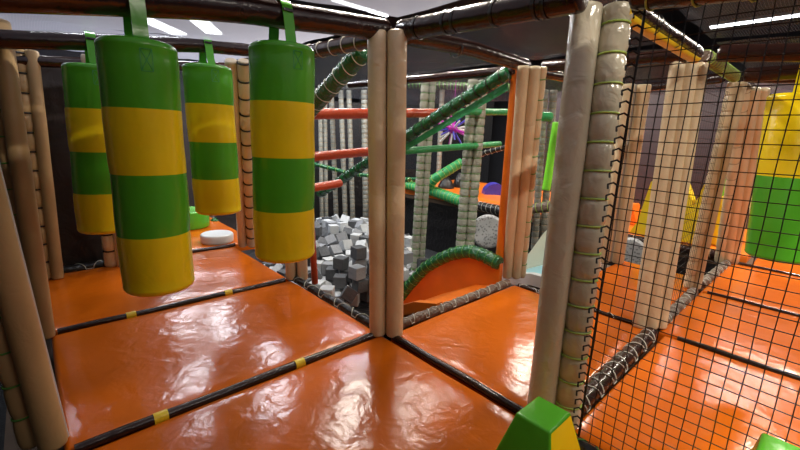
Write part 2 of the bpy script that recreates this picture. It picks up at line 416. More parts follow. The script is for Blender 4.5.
beam([(1.74, -1.22, 2.09), (1.74, -.6, 2.10), (1.74, -.1, 2.12)], .050, BROWN, 'dark overhead beam passing behind the beige laced post')
beam([(1.73, -1.4, 2.08), (1.73, -1.9, 2.03), (1.73, -2.9, 1.96)], .055, BROWN, 'dark glossy overhead beam running right from the triple tan post')
beam([(1.84, -1.3, 2.09), (3.05, -1.3, 2.09)], .045, GREY_BROWN, 'short laced overhead beam between the triple tan post and the next one', .07, CORD_L)
beam([(3.13, -1.4, 2.09), (3.13, -3.0, 1.97)], .050, BROWN, 'dark overhead beam running right from the second tan post behind the net')
beam([(3.25, -1.3, 2.09), (4.6, -1.3, 2.09)], .045, BROWN, 'overhead beam reaching the farthest tan post')
beam([(3.13, -1.2, 2.10), (3.40, -.42, 2.08)], .045, BROWN, 'short dark overhead beam towards the pale tan post')
beam([(1.9, 0.05, 2.10), (3.5, -.2, 2.10)], .045, BROWN, 'dark overhead beam from the bright tan post to the right')
beam([(1.7, .15, 2.10), (1.7, 1.5, 2.12), (1.7, 2.9, 2.14)], .045, BROWN, 'dark overhead beam above the green diagonal tube')
beam([(4.9, -1.3, 2.06), (4.9, -3.0, 1.99)], .05, BROWN, 'farthest dark overhead beam above the right hanging bag')
beam([(3.6, -.2, 2.0), (5.2, .4, 2.0)], .06, BLACK, 'black overhead beam with tan cord rings beyond the pale tan post', .14, CORD_K)

# ================================================================= HANGING BAGS
def bag(c, ztop, zbot, r, zbeam, rb, lean, label, axis='Y', seq='GYGY', nb=4):
    """c: x, y at the top; lean: shift of the bottom; strap goes over a beam whose centre is at height zbeam"""
    top = Vector((c[0], c[1], ztop)); t = thing('hanging_bag', top, label, 'punching bag', 'striped hanging bags')
    Hh = ztop-zbot; R_ = .03
    prof = [(0, 0), (r*.6, .002)]+[(r-R_+R_*math.sin(a), -R_+R_*math.cos(a)) for a in [math.pi/2*k/5 for k in range(6)]]
    cuts = [Hh*i/nb for i in range(1, nb)]
    zs = []
    for i in range(nb):
        z0 = max(R_+.005, Hh*i/nb); z1 = min(Hh-R_-.005, Hh*(i+1)/nb)
        for k in range(7):
            z = z0+(z1-z0)*k/6; zs.append((z, r*(1-.010*(1 if k in (0, 6) else 0)+.004*math.sin(k+i*2))))
    prof += [(rr, -z) for z, rr in zs]
    prof += [(r-R_+R_*math.sin(a), -Hh+R_-R_*math.cos(a)) for a in [math.pi/2-math.pi/2*k/5 for k in range(6)]]
    prof += [(r*.5, -Hh-.004), (0, -Hh-.005)]
    bm = bmesh.new()
    ms = {'G': 0, 'Y': 1}
    lathe(bm, prof, seg=48, bands=lambda z: ms[seq[min(nb-1, max(0, int(-z/(Hh/nb))))]])
    for v in bm.verts:
        f = -v.co.z/Hh; v.co.x += lean[0]*f+.002*math.sin(f*14)*(0 < f < 1); v.co.y += lean[1]*f
    link('bag_body', bm, [GREEN, YELLOW], t)
    # strap
    sm = GREEN if seq[0] == 'G' else YELLOW
    g = rb+.008; zc = zbeam-ztop; hw = .028; P = [(-.115, -.075), (-.115, -.002)]
    P = [(-r*.62, .004), (-r*.60, .012)]+[(-g-.004-(r*.6-g)*(1-k/3)*.8, .012+(zc-.012)*k/3) for k in range(1, 3)]
    P += [(-g*math.cos(a), zc+g*math.sin(a)) for a in [math.pi*k/10 for k in range(11)]]
    P += [(-q, z) for q, z in P[3::-1]]
    bm = bmesh.new(); vs = []
    ux = Vector((1, 0, 0)) if axis == 'Y' else Vector((0, 1, 0)); uy = Vector((0, 1, 0)) if axis == 'Y' else Vector((1, 0, 0))
    for i, (q, z) in enumerate(P):
        a = Vector(P[max(0, i-1)]+(0,)); b = Vector(P[min(len(P)-1, i+1)]+(0,)); d = (b-a).normalized(); n = uy*(-d.y)+Vector((0, 0, d.x))
        c0 = uy*q+Vector((0, 0, z))
        vs.append([bm.verts.new(c0+ux*s*hw+n*o) for s, o in ((-1, -.002), (1, -.002), (1, .003), (-1, .003))])
    for i in range(len(vs)-1):
        for k in range(4): bm.faces.new((vs[i][k], vs[i][(k+1) % 4], vs[i+1][(k+1) % 4], vs[i+1][k]))
    bm.faces.new(vs[0]); bm.faces.new(vs[-1][::-1]); bmesh.ops.recalc_face_normals(bm, faces=bm.faces)
    st = link('strap', bm, sm, t)
    bm = bmesh.new(); q, z = P[4]
    box(bm, uy*(-g-.006)+Vector((0, 0, zc+.012)), (.052, .012, .014) if axis == 'Y' else (.012, .052, .014), bev=.003)
    tag(link('buckle', bm, BLACK, st), 'black buckle')
    # stitched patch under the strap on the camera side
    bm = bmesh.new(); pa = []
    for (u, w) in ((-1, 0), (1, 0), (1, 1), (-1, 1), (-1, 0)):
        ang = -math.pi/2+u*.14 if axis == 'Y' else math.pi+u*.14
        pa.append(Vector((math.cos(ang)*(r+.001), math.sin(ang)*(r+.001), -.045-.085*w)))
    dz = [[pa[0], pa[1]], [pa[1], pa[2]], [pa[2], pa[3]], [pa[3], pa[0]], [pa[0], pa[2]], [pa[1], pa[3]]]
    for a, b in dz:
        seg_ = [lerp(a, b, k/4) for k in range(5)]
        for s_ in seg_: 
            l_ = math.hypot(s_.x, s_.y); s_.x *= (r+.001)/l_; s_.y *= (r+.001)/l_
        tube(bm, seg_, .0013, 4, False)
    link('stitching', bm, GREEN_M if seq[0] == 'G' else YELLOW2, t)
    return t
def beamz(tab, x):
    for (a, za), (b, zb) in zip(tab, tab[1:]):
        if a <= x <= b: return za+(zb-za)*(x-a)/(b-a)
    return tab[-1][1]
def bagpx(pt_, pb_, Y, r, tab, rb, label):
    a = at(*pt_, 'Y', Y); b = at(*pb_, 'Y', Y)
    bag((a.x, a.y), a.z, b.z, r, beamz(tab, a.x), rb, ((b.x-a.x)*.9, (b.y-a.y)), label)
bagpx((282, 46), (285, 256), 0, .170, zA, .066, 'green and yellow striped hanging bag just left of the centre post')
bagpx((137, 42), (160, 287), 0, .150, zA, .066, 'largest green and yellow striped hanging bag, left front, hanging lowest in the picture')
bagpx((207, 66), (219, 212), 1.43, .182, zB, .055, 'rear hanging bag between the two front bags, in front of the white round disc')
bagpx((93, 66), (106, 230), 1.43, .172, zB, .055, 'rearmost left hanging bag, half hidden behind the largest bag')
a = dp(799, 94, 2.98); b = dp(775, 258, 3.02)
bag((a.x, a.y), a.z, b.z, .182, a.z+.16, .055, ((b.x-a.x), (b.y-a.y)), 'yellow and green hanging bag at the right edge behind the near net', axis='X', seq='YG', nb=2)
beam([(a.x, -1.45, a.z+.16), (a.x, -2.9, a.z+.16)], .055, BROWN, 'dark overhead beam from which the right hanging bag hangs')

# ================================================================= NETS
def net(o, u, v, nu, nv, cell, r, m, label, knots=True, sag=.006, name='safety_net', parent=None, grp='safety nets'):
    """real knotted netting: threads along u and v"""
    o = Vector(o); u = Vector(u).normalized(); v = Vector(v).normalized(); w = u.cross(v)
    def pp(i, j):
        return u*(i*cell)+v*(j*cell)+w*(sag*math.sin(i*.35+1)*math.sin(j*.22))+u*(.0015*math.sin(j*.7+i))+v*(.002*math.sin(i*.5+j*.3))
    bm = bmesh.new(); n3 = [0, 2.094, 4.189]
    def strand(pts):
        prev = None
        for k, p in enumerate(pts):
            d = (pts[min(k+1, len(pts)-1)]-pts[max(k-1, 0)]).normalized(); a = d.cross(w).normalized(); b = d.cross(a)
            cur = [bm.verts.new(p+(a*math.cos(x)+b*math.sin(x))*r) for x in n3]
            if prev:
                for q in range(3): bm.faces.new((prev[q], prev[(q+1) % 3], cur[(q+1) % 3], cur[q]))
            prev = cur
    for i in range(nu+1): strand([pp(i, j) for j in range(nv+1)])
    for j in range(nv+1): strand([pp(i, j) for i in range(nu+1)])
    if knots:
        k = r*1.9
        for i in range(nu+1):
            for j in range(nv+1):
                c = pp(i, j); vs = [bm.verts.new(c+d*k) for d in (u, v, w, -u, -v, -w)]
                for a, b, c_ in ((0, 1, 2), (1, 3, 2), (3, 4, 2), (4, 0, 2), (1, 0, 5), (3, 1, 5), (4, 3, 5), (0, 4, 5)): bm.faces.new((vs[a], vs[b], vs[c_]))
    ob = link(name, bm, m, parent)
    if parent is None: tag(ob, label, 'net', grp)
    ob.location = o
    return ob
nn = net((0.02, -1.485, .03), (0, -1, 0), (0, 0, 1), 26, 40, .048, .0023, CORD_B, 'near black knotted safety net right of the beige laced post', sag=.003)
# hooks that lace the near net to the post
bm = bmesh.new()
for j in range(0, 41):
    z = .048*j
    pl = Vector((-.01, .035, 0)); 
    tube(bm, [Vector((0, 0, z)), Vector((-.006, .020, z+.014)), Vector((-.020, .036, z+.006)), Vector((-.030, .030, z-.012))], .0045, 5, True)
tube(bm, [(0, .004, 0), (0, .006, 1.0), (0, .004, 1.95)], .004, 6)
link('lacing_hooks', bm, CORD_B, nn)
net((1.86, -1.3, .05), (1, 0, 0), (0, 0, 1), 15, 27, .07, .0015, CORD_B, 'net between the triple tan post and the tan post behind it', knots=False)
def sheet(cs, m, label, sag=.05, n=10, name='net_roof', cat='net', grp='net roof sheets'):
    """netting stretched between four corners"""
    c = [Vector(p) for p in cs]; o = (c[0]+c[2])/2; c = [p-o for p in c]; bm = bmesh.new(); uv = bm.loops.layers.uv.new('UVMap')
    W = ((c[1]-c[0]).length, (c[3]-c[0]).length); nrm = (c[1]-c[0]).cross(c[3]-c[0]).normalized()
    if nrm.z > 0: nrm = -nrm
    g = [[bm.verts.new(lerp(lerp(c[0], c[1], i/n), lerp(c[3], c[2], i/n), j/n)+nrm*sag*math.sin(math.pi*i/n)*math.sin(math.pi*j/n)+nrm*.006*math.sin(i*2.1+j*1.3)) for j in range(n+1)] for i in range(n+1)]
    for i in range(n):
        for j in range(n):
            f = bm.faces.new((g[i][j], g[i+1][j], g[i+1][j+1], g[i][j+1]))
            for lp, (a, b) in zip(f.loops, ((i, j), (i+1, j), (i+1, j+1), (i, j+1))): lp[uv].uv = (a/n*W[0], b/n*W[1])
    ob = link(name, bm, m); ob.location = o
    return tag(ob, label, cat, grp)
ROOF_L = net_mat('pale_roof_net', (.27, .28, .35), .15, .014, .6)
ROOF_D = net_mat('dark_roof_net', (.03, .033, .045), .6, .014, .25)
NET_W = net_mat('dark_wall_net', (.045, .047, .060), .35, .02, .3)
NET_P = net_mat('mauve_wall_net', (.055, .038, .045), .15, .03, .1)
ZR = 2.17
sheet([(-2, .05, 2.0), (-.05, .05, ZR), (-.05, 1.4, ZR), (-2, 1.4, 2.05)], ROOF_L, 'pale grey roof net between the first and second left overhead beams', .03)
sheet([(-2, 1.48, 2.07), (-.05, 1.48, ZR), (-.05, 2.85, ZR+.03), (-2, 2.85, 2.07)], ROOF_L, 'pale grey roof net between the second and third left overhead beams', .02)
sheet([(-2, -2.8, 2.1), (-.05, -2.8, 2.15), (-.05, -.1, ZR), (-2, -.1, 2.0)], ROOF_L, 'roof net above the nearest left mat', .04)
sheet([(.05, .1, ZR), (1.65, .1, ZR), (1.65, 3, ZR), (.05, 3, ZR)], ROOF_D, 'dark roof net above the foam cube pit', .05)
sheet([(1.75, .1, ZR), (5, .1, ZR), (5, 5, ZR), (1.75, 5, ZR)], ROOF_D, 'dark roof net above the back decks', .06)
sheet([(.05, -1.25, ZR), (1.65, -1.25, ZR), (1.65, -.05, ZR), (.05, -.05, ZR)], ROOF_D, 'dark roof net above the mat between the centre and beige posts', .05)
sheet([(1.8, -1.25, ZR), (5, -1.25, ZR), (5, -.05, ZR), (1.8, -.05, ZR)], ROOF_D, 'dark roof net beyond the beige laced post', .05)
sheet([(.05, -3, 2.12), (1.65, -3, 2.08), (1.65, -1.36, ZR), (.05, -1.36, ZR)], ROOF_D, 'dark roof net directly above the near net bay', .05)
sheet([(1.8, -3, 2.08), (5, -3, 2.1), (5, -1.36, ZR), (1.8, -1.36, ZR)], ROOF_D, 'dark roof net above the right hanging bag', .05)
sheet([(.05, 3.05, ZR), (1.65, 3.05, ZR), (1.65, 7, ZR), (.05, 7, ZR)], ROOF_D, 'dark roof net behind the foam pit', .06)
sheet([(-2, 3.05, 2.1), (-.05, 3.05, ZR), (-.05, 7, ZR), (-2, 7, 2.1)], ROOF_D, 'dark roof net above the far left mat', .06)

# ================================================================= FOAM BLOCKS
def frustum(c, zt, top, base, rot, label, mats=(GREEN, YELLOW)):
    bm = bmesh.new()
    for (wx, wy, z) in ((base[0], base[1], 0), (top[0], top[1], zt)):
        for sx, sy in ((-1, -1), (1, -1), (1, 1), (-1, 1)): bm.verts.new((sx*wx/2, sy*wy/2, z))
    bm.verts.ensure_lookup_table(); v = bm.verts
    fs = [bm.faces.new((v[0], v[1], v[5], v[4])), bm.faces.new((v[1], v[2], v[6], v[5])), bm.faces.new((v[2], v[3], v[7], v[6])),
          bm.faces.new((v[3], v[0], v[4], v[7])), bm.faces.new((v[4], v[5], v[6], v[7])), bm.faces.new((v[3], v[2], v[1], v[0]))]
    for f, m in zip(fs, (1, 1, 0, 0, 0, 0)): f.material_index = m
    bmesh.ops.bevel(bm, geom=list(bm.edges), offset=.010, segments=3, affect='EDGES', profile=.5)
    bmesh.ops.recalc_face_normals(bm, faces=bm.faces)
    o = link('foam_block', bm, list(mats)); o.location = c; o.rotation_euler.z = rot
    return tag(o, label, 'foam block', 'tapered foam blocks')
frustum((-.46, -1.507, 0), .42, (.17, .14), (.40, .36), 0, 'green-topped tapered foam block with a yellow side, in front of the beige laced post')
frustum((-.215, -2.168, 0), .54, (.17, .14), (.32, .32), 0, 'green tapered foam block in the bottom right corner in front of the net')

# ================================================================= WHITE DISC, GREEN DRUM ON THE FAR LEFT MAT
def disc(c, r, h, m, label, cat, name, grp=None, tilt=None):
    bm = bmesh.new(); q = .025
    prof = [(0, h-.006), (r*.5, h-.004), (r*.86, h)]+[(r-q+q*math.sin(a), h-q+q*math.cos(a)) for a in [math.pi/2*k/4 for k in range(5)]]+[(r, q)]+[(r-q+q*math.cos(a), q-q*math.sin(a)) for a in [math.pi/2*k/4 for k in range(1, 5)]]+[(0, 0)]
    lathe(bm, prof, seg=40); o = link(name, bm, m); o.location = c
    if tilt: o.rotation_euler = tilt
    return tag(o, label, cat, grp)
d0 = at(219, 244, 'Z', 0)
disc((d0.x+.02, d0.y+.12, 0.0), .20, .12, WHITE, 'white round foam disc lying on the far left mat', 'foam disc', 'foam_disc')
d1 = at(192, 229, 'Z', 0)
disc((d1.x, d1.y+.2, 0.0), .30, .26, GREEN, 'low green round drum behind the white round disc', 'foam drum', 'foam_drum')
t = beam([at(213, 220, 'Y', 4.6), at(226, 236, 'Y', 4.3)], .06, GREEN_D, 'short dark green laced tube beside the white round disc', .1, CORD_G, group='green tubes', name='padded_tube', cat='tube')
post(at(212, 235, 'Y', 5.2), at(205, 110, 'Y', 5.2), [(0, 0, .06, GREYP, CORD_B, .18)], 'pale grey laced post behind the white round disc', pole=False)

# ================================================================= CLIMBING FRAME OVER THE PIT
def ptube(P, r, m, label, pitch=None, cord=None, cr=.004, name='padded_tube', grp='padded tubes', cat='tube', bands=()):
    return beam(P, r, m, label, pitch, cord, bands, grp, name, None, cat, cr)
D1 = [at(509, 72, 'X', 1.66), at(455, 105, 'X', 1.68), at(400, 141, 'X', 1.68), at(320, 194, 'X', 1.68)]
ptube(D1, .068, GREEN_D, 'long dark green diagonal tube with black ties running down left from the bright tan post', .16, CORD_B, .006, grp='green tubes')
sheet([D1[0]-Vector((0, .0, .09)), D1[2]-Vector((0, 0, .09)), D1[2]-Vector((0, 0, .17)), D1[0]-Vector((0, 0, .17))], GREEN_M, 'strip of bright green netting under the long diagonal tube', .0, 4, 'net_strip', 'net', 'green net strips')
D2 = [at(364, 50, 'X', .22), at(318, 101, 'X', .22), at(290, 131, 'X', .22), at(248, 176, 'X', .22)]
ptube(D2, .078, GREEN_D, 'steep dark green diagonal tube with white cord rings left of the centre post', .15, CORD_W, .0035, grp='green tubes')
def rod(P, r, m, label, name='climbing_bar', grp='climbing bars'):
    P = [Vector(p) for p in P]; o = sum(P, Vector())/len(P); bm = bmesh.new(); foam(bm, [p-o for p in P], r)
    ob = link(name, bm, m); ob.location = o; return tag(ob, label, 'bar', grp)
Yb = 1.62
rod([at(312, 114, 'Y', Yb), at(440, 113, 'Y', Yb)], .056, RED, 'topmost orange-red climbing bar passing behind the centre post')
rod([at(447, 112, 'Y', Yb+.1), at(508, 112, 'Y', Yb+.1)], .050, GREEN_M, 'bright green climbing bar meeting the orange post, upper of two')
rod([at(312, 157, 'Y', Yb), at(385, 150, 'Y', Yb)], .050, RED, 'second orange-red climbing bar left of the centre post')
rod([at(404, 151, 'Y', Yb+.1), at(500, 144, 'Y', Yb+.1)], .046, GREEN_M, 'bright green climbing bar right of the centre post, lower of two')
rod([at(312, 188, 'Y', Yb), at(341, 183, 'Y', Yb)], .045, RED, 'lowest short orange-red climbing bar left of the centre post')
t = post(at(315, 284, 'X', .11), at(303, 92, 'X', .11), [(0, 0, .032, RED, None, 0)], 'thin dark red post beside the hanging bag at the edge of the foam pit', 'thin coloured posts', pole=False, name='thin_post')
t = post(at(499, 264, 'X', 1.72), at(516, 66, 'X', 1.72), [(0, 0, .042, ORANGE2, None, 0)], 'narrow orange post left of the bright tan post', 'thin coloured posts', pole=False, name='thin_post')

# ================================================================= SLIDE INTO THE PIT
SX = 1.60
prof = [at(x, y, 'X', SX) for x, y in [(500, 264), (485, 256), (470, 251), (455, 253), (440, 259), (425, 268), (410, 285), (400, 298)]]
prof.append(Vector((SX, 1.82, -.86)))
t = thing('slide', (1.15, .06, 0), 'orange slide going down into the foam pit with a green padded side', 'slide')
bm = bmesh.new(); q0 = Vector(t.location)
bed = [(.07, -.03), (.35, -.11), (.8, -.36), (1.2, -.64), (1.6, -.88)]
for i in range(len(bed)-1):
    pass
vs = []
for (y, z) in bed: vs.append([bm.verts.new(Vector((x, y, zz))-q0) for x, zz in ((.72, z), (SX, z), (SX, z-.06), (.72, z-.06))])
for i in range(len(vs)-1):
    for k in range(4): bm.faces.new((vs[i][k], vs[i][(k+1) % 4], vs[i+1][(k+1) % 4], vs[i+1][k]))
bm.faces.new(vs[0]); bm.faces.new(vs[-1][::-1]); bmesh.ops.recalc_face_normals(bm, faces=bm.faces)
link('slide_bed', bm, ORANGE2, t, smooth=False)
bm = bmesh.new(); vs = []
for p in prof: vs.append([bm.verts.new(Vector((x, p.y, z))-q0) for x, z in ((SX, p.z), (SX+.06, p.z), (SX+.06, -.95), (SX, -.95))])
for i in range(len(vs)-1):
    for k in range(4): bm.faces.new((vs[i][k], vs[i][(k+1) % 4], vs[i+1][(k+1) % 4], vs[i+1][k]))
bm.faces.new(vs[0]); bm.faces.new(vs[-1][::-1]); bmesh.ops.recalc_face_normals(bm, faces=bm.faces)
link('side_wall', bm, ORANGE2, t, smooth=False)
# low wedge along the bed on the near side
bm = bmesh.new(); vs = []
for (y, z) in bed: vs.append([bm.verts.new(Vector((x, y, zz))-q0) for x, zz in ((.66, z+.05), (.74, z+.05), (.74, z-.06), (.66, z-.06))])
for i in range(len(vs)-1):
    for k in range(4): bm.faces.new((vs[i][k], vs[i][(k+1) % 4], vs[i+1][(k+1) % 4], vs[i+1][k]))
bm.faces.new(vs[0]); bm.faces.new(vs[-1][::-1]); bmesh.ops.recalc_face_normals(bm, faces=bm.faces)
link('side_lip', bm, ORANGE2, t, smooth=False)
P = [p-q0+Vector((0, 0, .0)) for p in prof]
bm = bmesh.new(); foam(bm, P, .072); pd = tag(link('rim_pad', bm, GREEN_D, t), 'dark green padded rim')
bm = bmesh.new()
cords(bm, P, .073, .10, .004, phase=.5)
link('cord_lacing', bm, CORD_G, pd)

# ================================================================= PALE SLIDE behind the beige post
t = thing('slide', (2.45, .1, 0), 'cream slide with a pale blue bed, left of the beige laced post', 'slide')
q0 = Vector(t.location)
def strip(pts, name, m, label=None, close=True):
    bm = bmesh.new(); vs = [[bm.verts.new(Vector(p)-q0) for p in row] for row in pts]; n = len(vs[0])
    for i in range(len(vs)-1):
        for k in range(n): bm.faces.new((vs[i][k], vs[i][(k+1) % n], vs[i+1][(k+1) % n], vs[i+1][k]))
    bm.faces.new(vs[0]); bm.faces.new(vs[-1][::-1]); bmesh.ops.recalc_face_normals(bm, faces=bm.faces)
    o = link(name, bm, m, t); return tag(o, label)
ys = [(-.30, -.02, .92), (-.05, -.03, .78), (.2, -.10, .50), (.37, -.18, .27), (.54, -.27, -.04), (.8, -.42, -.30)]
strip([[(2.08, y, z), (3.1, y, z), (3.1, y, z-.05), (2.08, y, z-.05)] for y, z, w in ys], 'slide_bed', CYAN, 'pale blue bed')
strip([[(3.04, y, w), (3.12, y, w), (3.12, y, z-.06), (3.04, y, z-.06)] for y, z, w in ys], 'side_wall', CREAM, 'cream side wall')
strip([[(2.04, y, z+.07), (2.12, y, z+.07), (2.12, y, z-.06), (2.04, y, z-.06)] for y, z, w in ys], 'side_lip', WHITE, 'white lip')
strip([[(2.04, y, .05), (3.12, y, .05), (3.12, y, -.08), (2.04, y, -.08)] for y in (-.37, -.30)], 'front_lip', WHITE, 'white front lip')

# ================================================================= BACK STRUCTURE (beyond the pit)
def bpost(pxb, pxt, D, widths, label, m=GREYP, cord=CORD_K, pitch=.12, grp='grey laced posts at the back', zb=ZB):
    a = at(*pxb, 'Z', zb) if D is None else dp(*pxb, D); 
    if D is None: D = (a-CAM).dot(FW)
    # straight up from the base until the sight line of the top
    h = None; d = ray(*pxt); k = ((a.x-CAM.x)*d.x+(a.y-CAM.y)*d.y)/(d.x**2+d.y**2); zt = CAM.z+d.z*k
    b = Vector((CAM.x+d.x*k, CAM.y+d.y*k, zt))
    return post(a, b, [(s, 0, r, m, cord, pitch) for s, r in widths], label, grp, pole=False)
bpost((417, 275), (429, 78), 6.9, [(-.05, .07), (.065, .05)], 'grey laced post behind the slide, left of the two nearest ones', m=GREYP2, cord=CORD_G)
bpost((463, 268), (478, 80), 6.6, [(-.07, .08), (.08, .075)], 'pale grey laced post beside the orange back deck', m=GREYP2, cord=CORD_G)
bpost((324, 234), (322, 85), 10.7, [(-.05, .055), (.07, .05)], 'grey laced post at the back just right of the hanging bag')
bpost((350, 234), (345, 84), 10.8, [(-.11, .065), (.09, .065)], 'grey laced double post seen through the gap left of the centre post')
bpost((366, 234), (364, 84), 10.8, [(0, .08)], 'grey laced post right beside the centre post at the back')
bpost((538, 250), (549, 90), 7.4, [(-.07, .065), (.08, .065)], 'grey laced post seen between the bright tan and beige posts')
for i, (x, y0, y1, D, r) in enumerate([(337, 236, 90, 11.6, .07), (436, 236, 90, 11.6, .07)]):
    bpost((x, y0), (x+ (x-385)*.12, y1), D, [(0, r)], ['slim dim post far behind the climbing bars', 'slim dim post behind the long green diagonal', 'slim dim post farthest behind the spiky ball'][i])
# back deck with orange top
XD = 4.6
z1 = at(425, 189, 'X', XD).z; z2 = at(507, 212, 'X', XD).z; zd = (z1+z2)/2
e0 = at(400, 183, 'X', XD); e1 = at(466, 203, 'X', XD); e2 = at(512, 213, 'X', XD)
ptube([e0, at(425, 189, 'X', XD)], .10, GREEN_M, 'short green laced edge tube left of the nearest grey post', .09, CORD_L, .006, grp='green tubes')
ptube([at(425, 188, 'X', XD), e1], .11, GREEN_M, 'green laced edge tube along the front of the orange back deck', .10, CORD_L, .006, grp='green tubes')
ptube([at(470, 204, 'X', XD), e2], .085, BLACK, 'black laced edge tube along the front of the orange back deck', .10, CORD_W, .005, grp='dark laced tubes')
ptube([at(553, 206, 'X', XD-.25), at(524, 210, 'X', XD-.25)], .085, GREY_BROWN, 'brown laced tube behind the cream slide', .11, CORD_L, .006, grp='dark laced tubes')
mat(XD+.1, XD+2.9, e2.y-.3, e0.y+.6, 'orange mat of the back deck carrying the blue half-round', ORANGE2, z=zd+.02, n=8, th=.14)
slab('floor', (XD+1.65, (e0.y+e2.y)/2+.1, zd-.17), (3.1, abs(e0.y-e2.y)+.9, .08), PLY, 'plywood deck of the orange back deck')
# shade of the void under the back deck, put in as a black panel
panel((XD+.4, e2.y-.3), (XD+.4, e0.y+1.2), ZB, zd-.24, 'black panel standing in for the shaded void under the orange back deck', BLACK)
g1 = at(425, 192, 'X', XD-.1); g2 = at(462, 162, 'X', XD+.4)
ptube([at(426, 188, 'X', XD-.1), at(436, 178, 'X', XD-.1), g2], .10, GREEN_M, 'green laced tube rising to the right above the back deck', .10, CORD_L, .006, grp='green tubes')
ptube([at(403, 179, 'X', XD-.1), at(425, 179, 'X', XD), at(444, 171, 'X', XD)], .04, GREEN_D, 'thin green tube joining the rising one near the back deck', None, None, grp='green tubes')
ptube([g2, at(485, 153, 'X', XD+.4), at(506, 147, 'X', XD+.4)], .05, BLACK, 'thin black laced tube continuing the rising green one', .12, CORD_W, .004, grp='dark laced tubes')
ptube([dp(530, 116, 6.2), dp(552, 117, 6.2)], .07, GREEN_M, 'bright green tube end between the bright tan and beige posts', grp='green tubes')
ptube([dp(557, 122, 6.6), dp(546, 190, 6.9)], .07, LIME, 'lime green slanted tube left of the beige laced post', grp='green tubes')
# blue half round, dark cones
def halfround(c, r, w, m, label):
    bm = bmesh.new(); A = [math.pi*k/14 for k in range(15)]
    L_ = [bm.verts.new((-w/2, -r*math.cos(a), r*math.sin(a))) for a in A]; R_ = [bm.verts.new((w/2, -r*math.cos(a), r*math.sin(a))) for a in A]
    for i in range(14): bm.faces.new((L_[i], L_[i+1], R_[i+1], R_[i]))
    bm.faces.new((L_[0], R_[0], R_[-1], L_[-1])); bm.faces.new(L_[::-1]); bm.faces.new(R_)
    bmesh.ops.bevel(bm, geom=[e for e in bm.edges if e.calc_face_angle(0) > 1], offset=.015, segments=2, affect='EDGES')
    bmesh.ops.recalc_face_normals(bm, faces=bm.faces); o = link('half_round_cushion', bm, m); o.location = c; o.rotation_euler.z = .8
    return tag(o, label, 'cushion')
hb = at(494, 194, 'Z', zd+.02)
halfround(hb, .25, .35, BLUE, 'blue-violet half-round cushion on the orange back deck')
def cone(c, r, h, m, label):
    bm = bmesh.new(); lathe(bm, [(0, h), (r*.25, h-.01), (r*.7, h*.6), (r, h*.15), (r, 0), (0, 0)], seg=24); o = link('foam_cone', bm, m); o.location = c
    return tag(o, label, 'foam cone', 'dark foam cones')
cone(at(446, 188, 'Z', zd+.02), .2, .28, BLACK, 'black rounded foam cone on the back deck, left of two')
cone(at(459, 187, 'Z', zd+.02), .16, .36, BLACK, 'black rounded foam cone on the back deck, next to the grey post')
# pale round mesh rolls
def roll(c, r, w, face, label):
    bm = bmesh.new(); lathe(bm, [(0, 0), (r*.5, .004), (r-.03, .0), (r, -.03), (r, -w+.03), (r-.03, -w), (0, -w)], seg=40)
    o = link('foam_roll', bm, ROLLM); o.location = c; o.rotation_euler = Vector(face).to_track_quat('Z', 'Y').to_euler()
    return tag(o, label, 'foam roll', 'pale round rolls')
ROLLM, nt_, b_ = nodes('pale_dotted_mesh'); N_ = nt_.nodes
v_ = N_.new('ShaderNodeTexVoronoi'); v_.inputs['Scale'].default_value = 26; tc_ = N_.new('ShaderNodeTexCoord'); nt_.links.new(tc_.outputs['Object'], v_.inputs['Vector'])
r_ = N_.new('ShaderNodeValToRGB'); r_.color_ramp.elements[0].position = .25; r_.color_ramp.elements[1].position = .5
r_.color_ramp.elements[0].color = (.22, .23, .25, 1); r_.color_ramp.elements[1].color = (.5, .52, .55, 1)
nt_.links.new(v_.outputs['Distance'], r_.inputs[0]); nt_.links.new(r_.outputs[0], b_.inputs['Base Color']); b_.inputs['Roughness'].default_value = .6
roll(dp(488, 232, 6.4), .27, .18, (-.75, -.55, .1), 'pale grey dotted round roll end under the back deck')
roll(at(629, 254, 'X', 4.86), .25, .1, (-1, -.15, .05), 'white round roll end in the dark gap below the yellow spikes')
# spiky ball
def spiky(c, r, label, cols, name='spiky_ball', n=26, cat='decoration'):
    t = thing(name, c, label, cat)
    bm = bmesh.new(); bmesh.ops.create_icosphere(bm, subdivisions=2, radius=r*.28); link('core', bm, cols[0], t)
    bms = [bmesh.new() for _ in cols]
    for k in range(n):
        z = 1-2*(k+.5)/n; a = k*2.39996; s = math.sqrt(1-z*z); d = Vector((s*math.cos(a), s*math.sin(a), z))
        tube(bms[k % len(cols)], [d*r*.22, d*r*.7, d*r*.95, d*r], [r*.05, r*.06, r*.05, .002], 6)
    for b_, m in zip(bms, cols): link('spikes', b_, m, t)
    bm = bmesh.new(); tube(bm, [(0, 0, r*.2), (0, 0, r*2.6)], .006, 5); link('cord', bm, PURPLE, t)
    return t
spiky(dp(453, 129, 7.9), .36, 'purple and white spiky ball hanging behind the long green diagonal', [PURPLE, WHITE, BLUE])
# pinwheel on the right
t = thing('pinwheel', dp(757, 152, 6.6), 'pink, violet and red pinwheel flower hanging left of the right bag', 'decoration')
for nm, m, ks, dz in (('petals', PURPLE, range(0, 10, 2), .12), ('petals', VIOLET, range(1, 10, 2), .10), ('petals', RED, range(0, 8, 1), -.22)):
    bm = bmesh.new()
    for k in ks:
        a = 2*math.pi*k/10; d = R0*math.cos(a)+Vector((0, 0, 1))*math.sin(a)
        tube(bm, [Vector((0, 0, dz)), Vector((0, 0, dz))+d*.10-G2*.03, Vector((0, 0, dz))+d*.17], [.01, .045, .008], 8)
    link(nm, bm, m, t)
bm = bmesh.new(); tube(bm, [(0, 0, -.28), (0, 0, .9)], .012, 6); link('cord', bm, VIOLET, t)

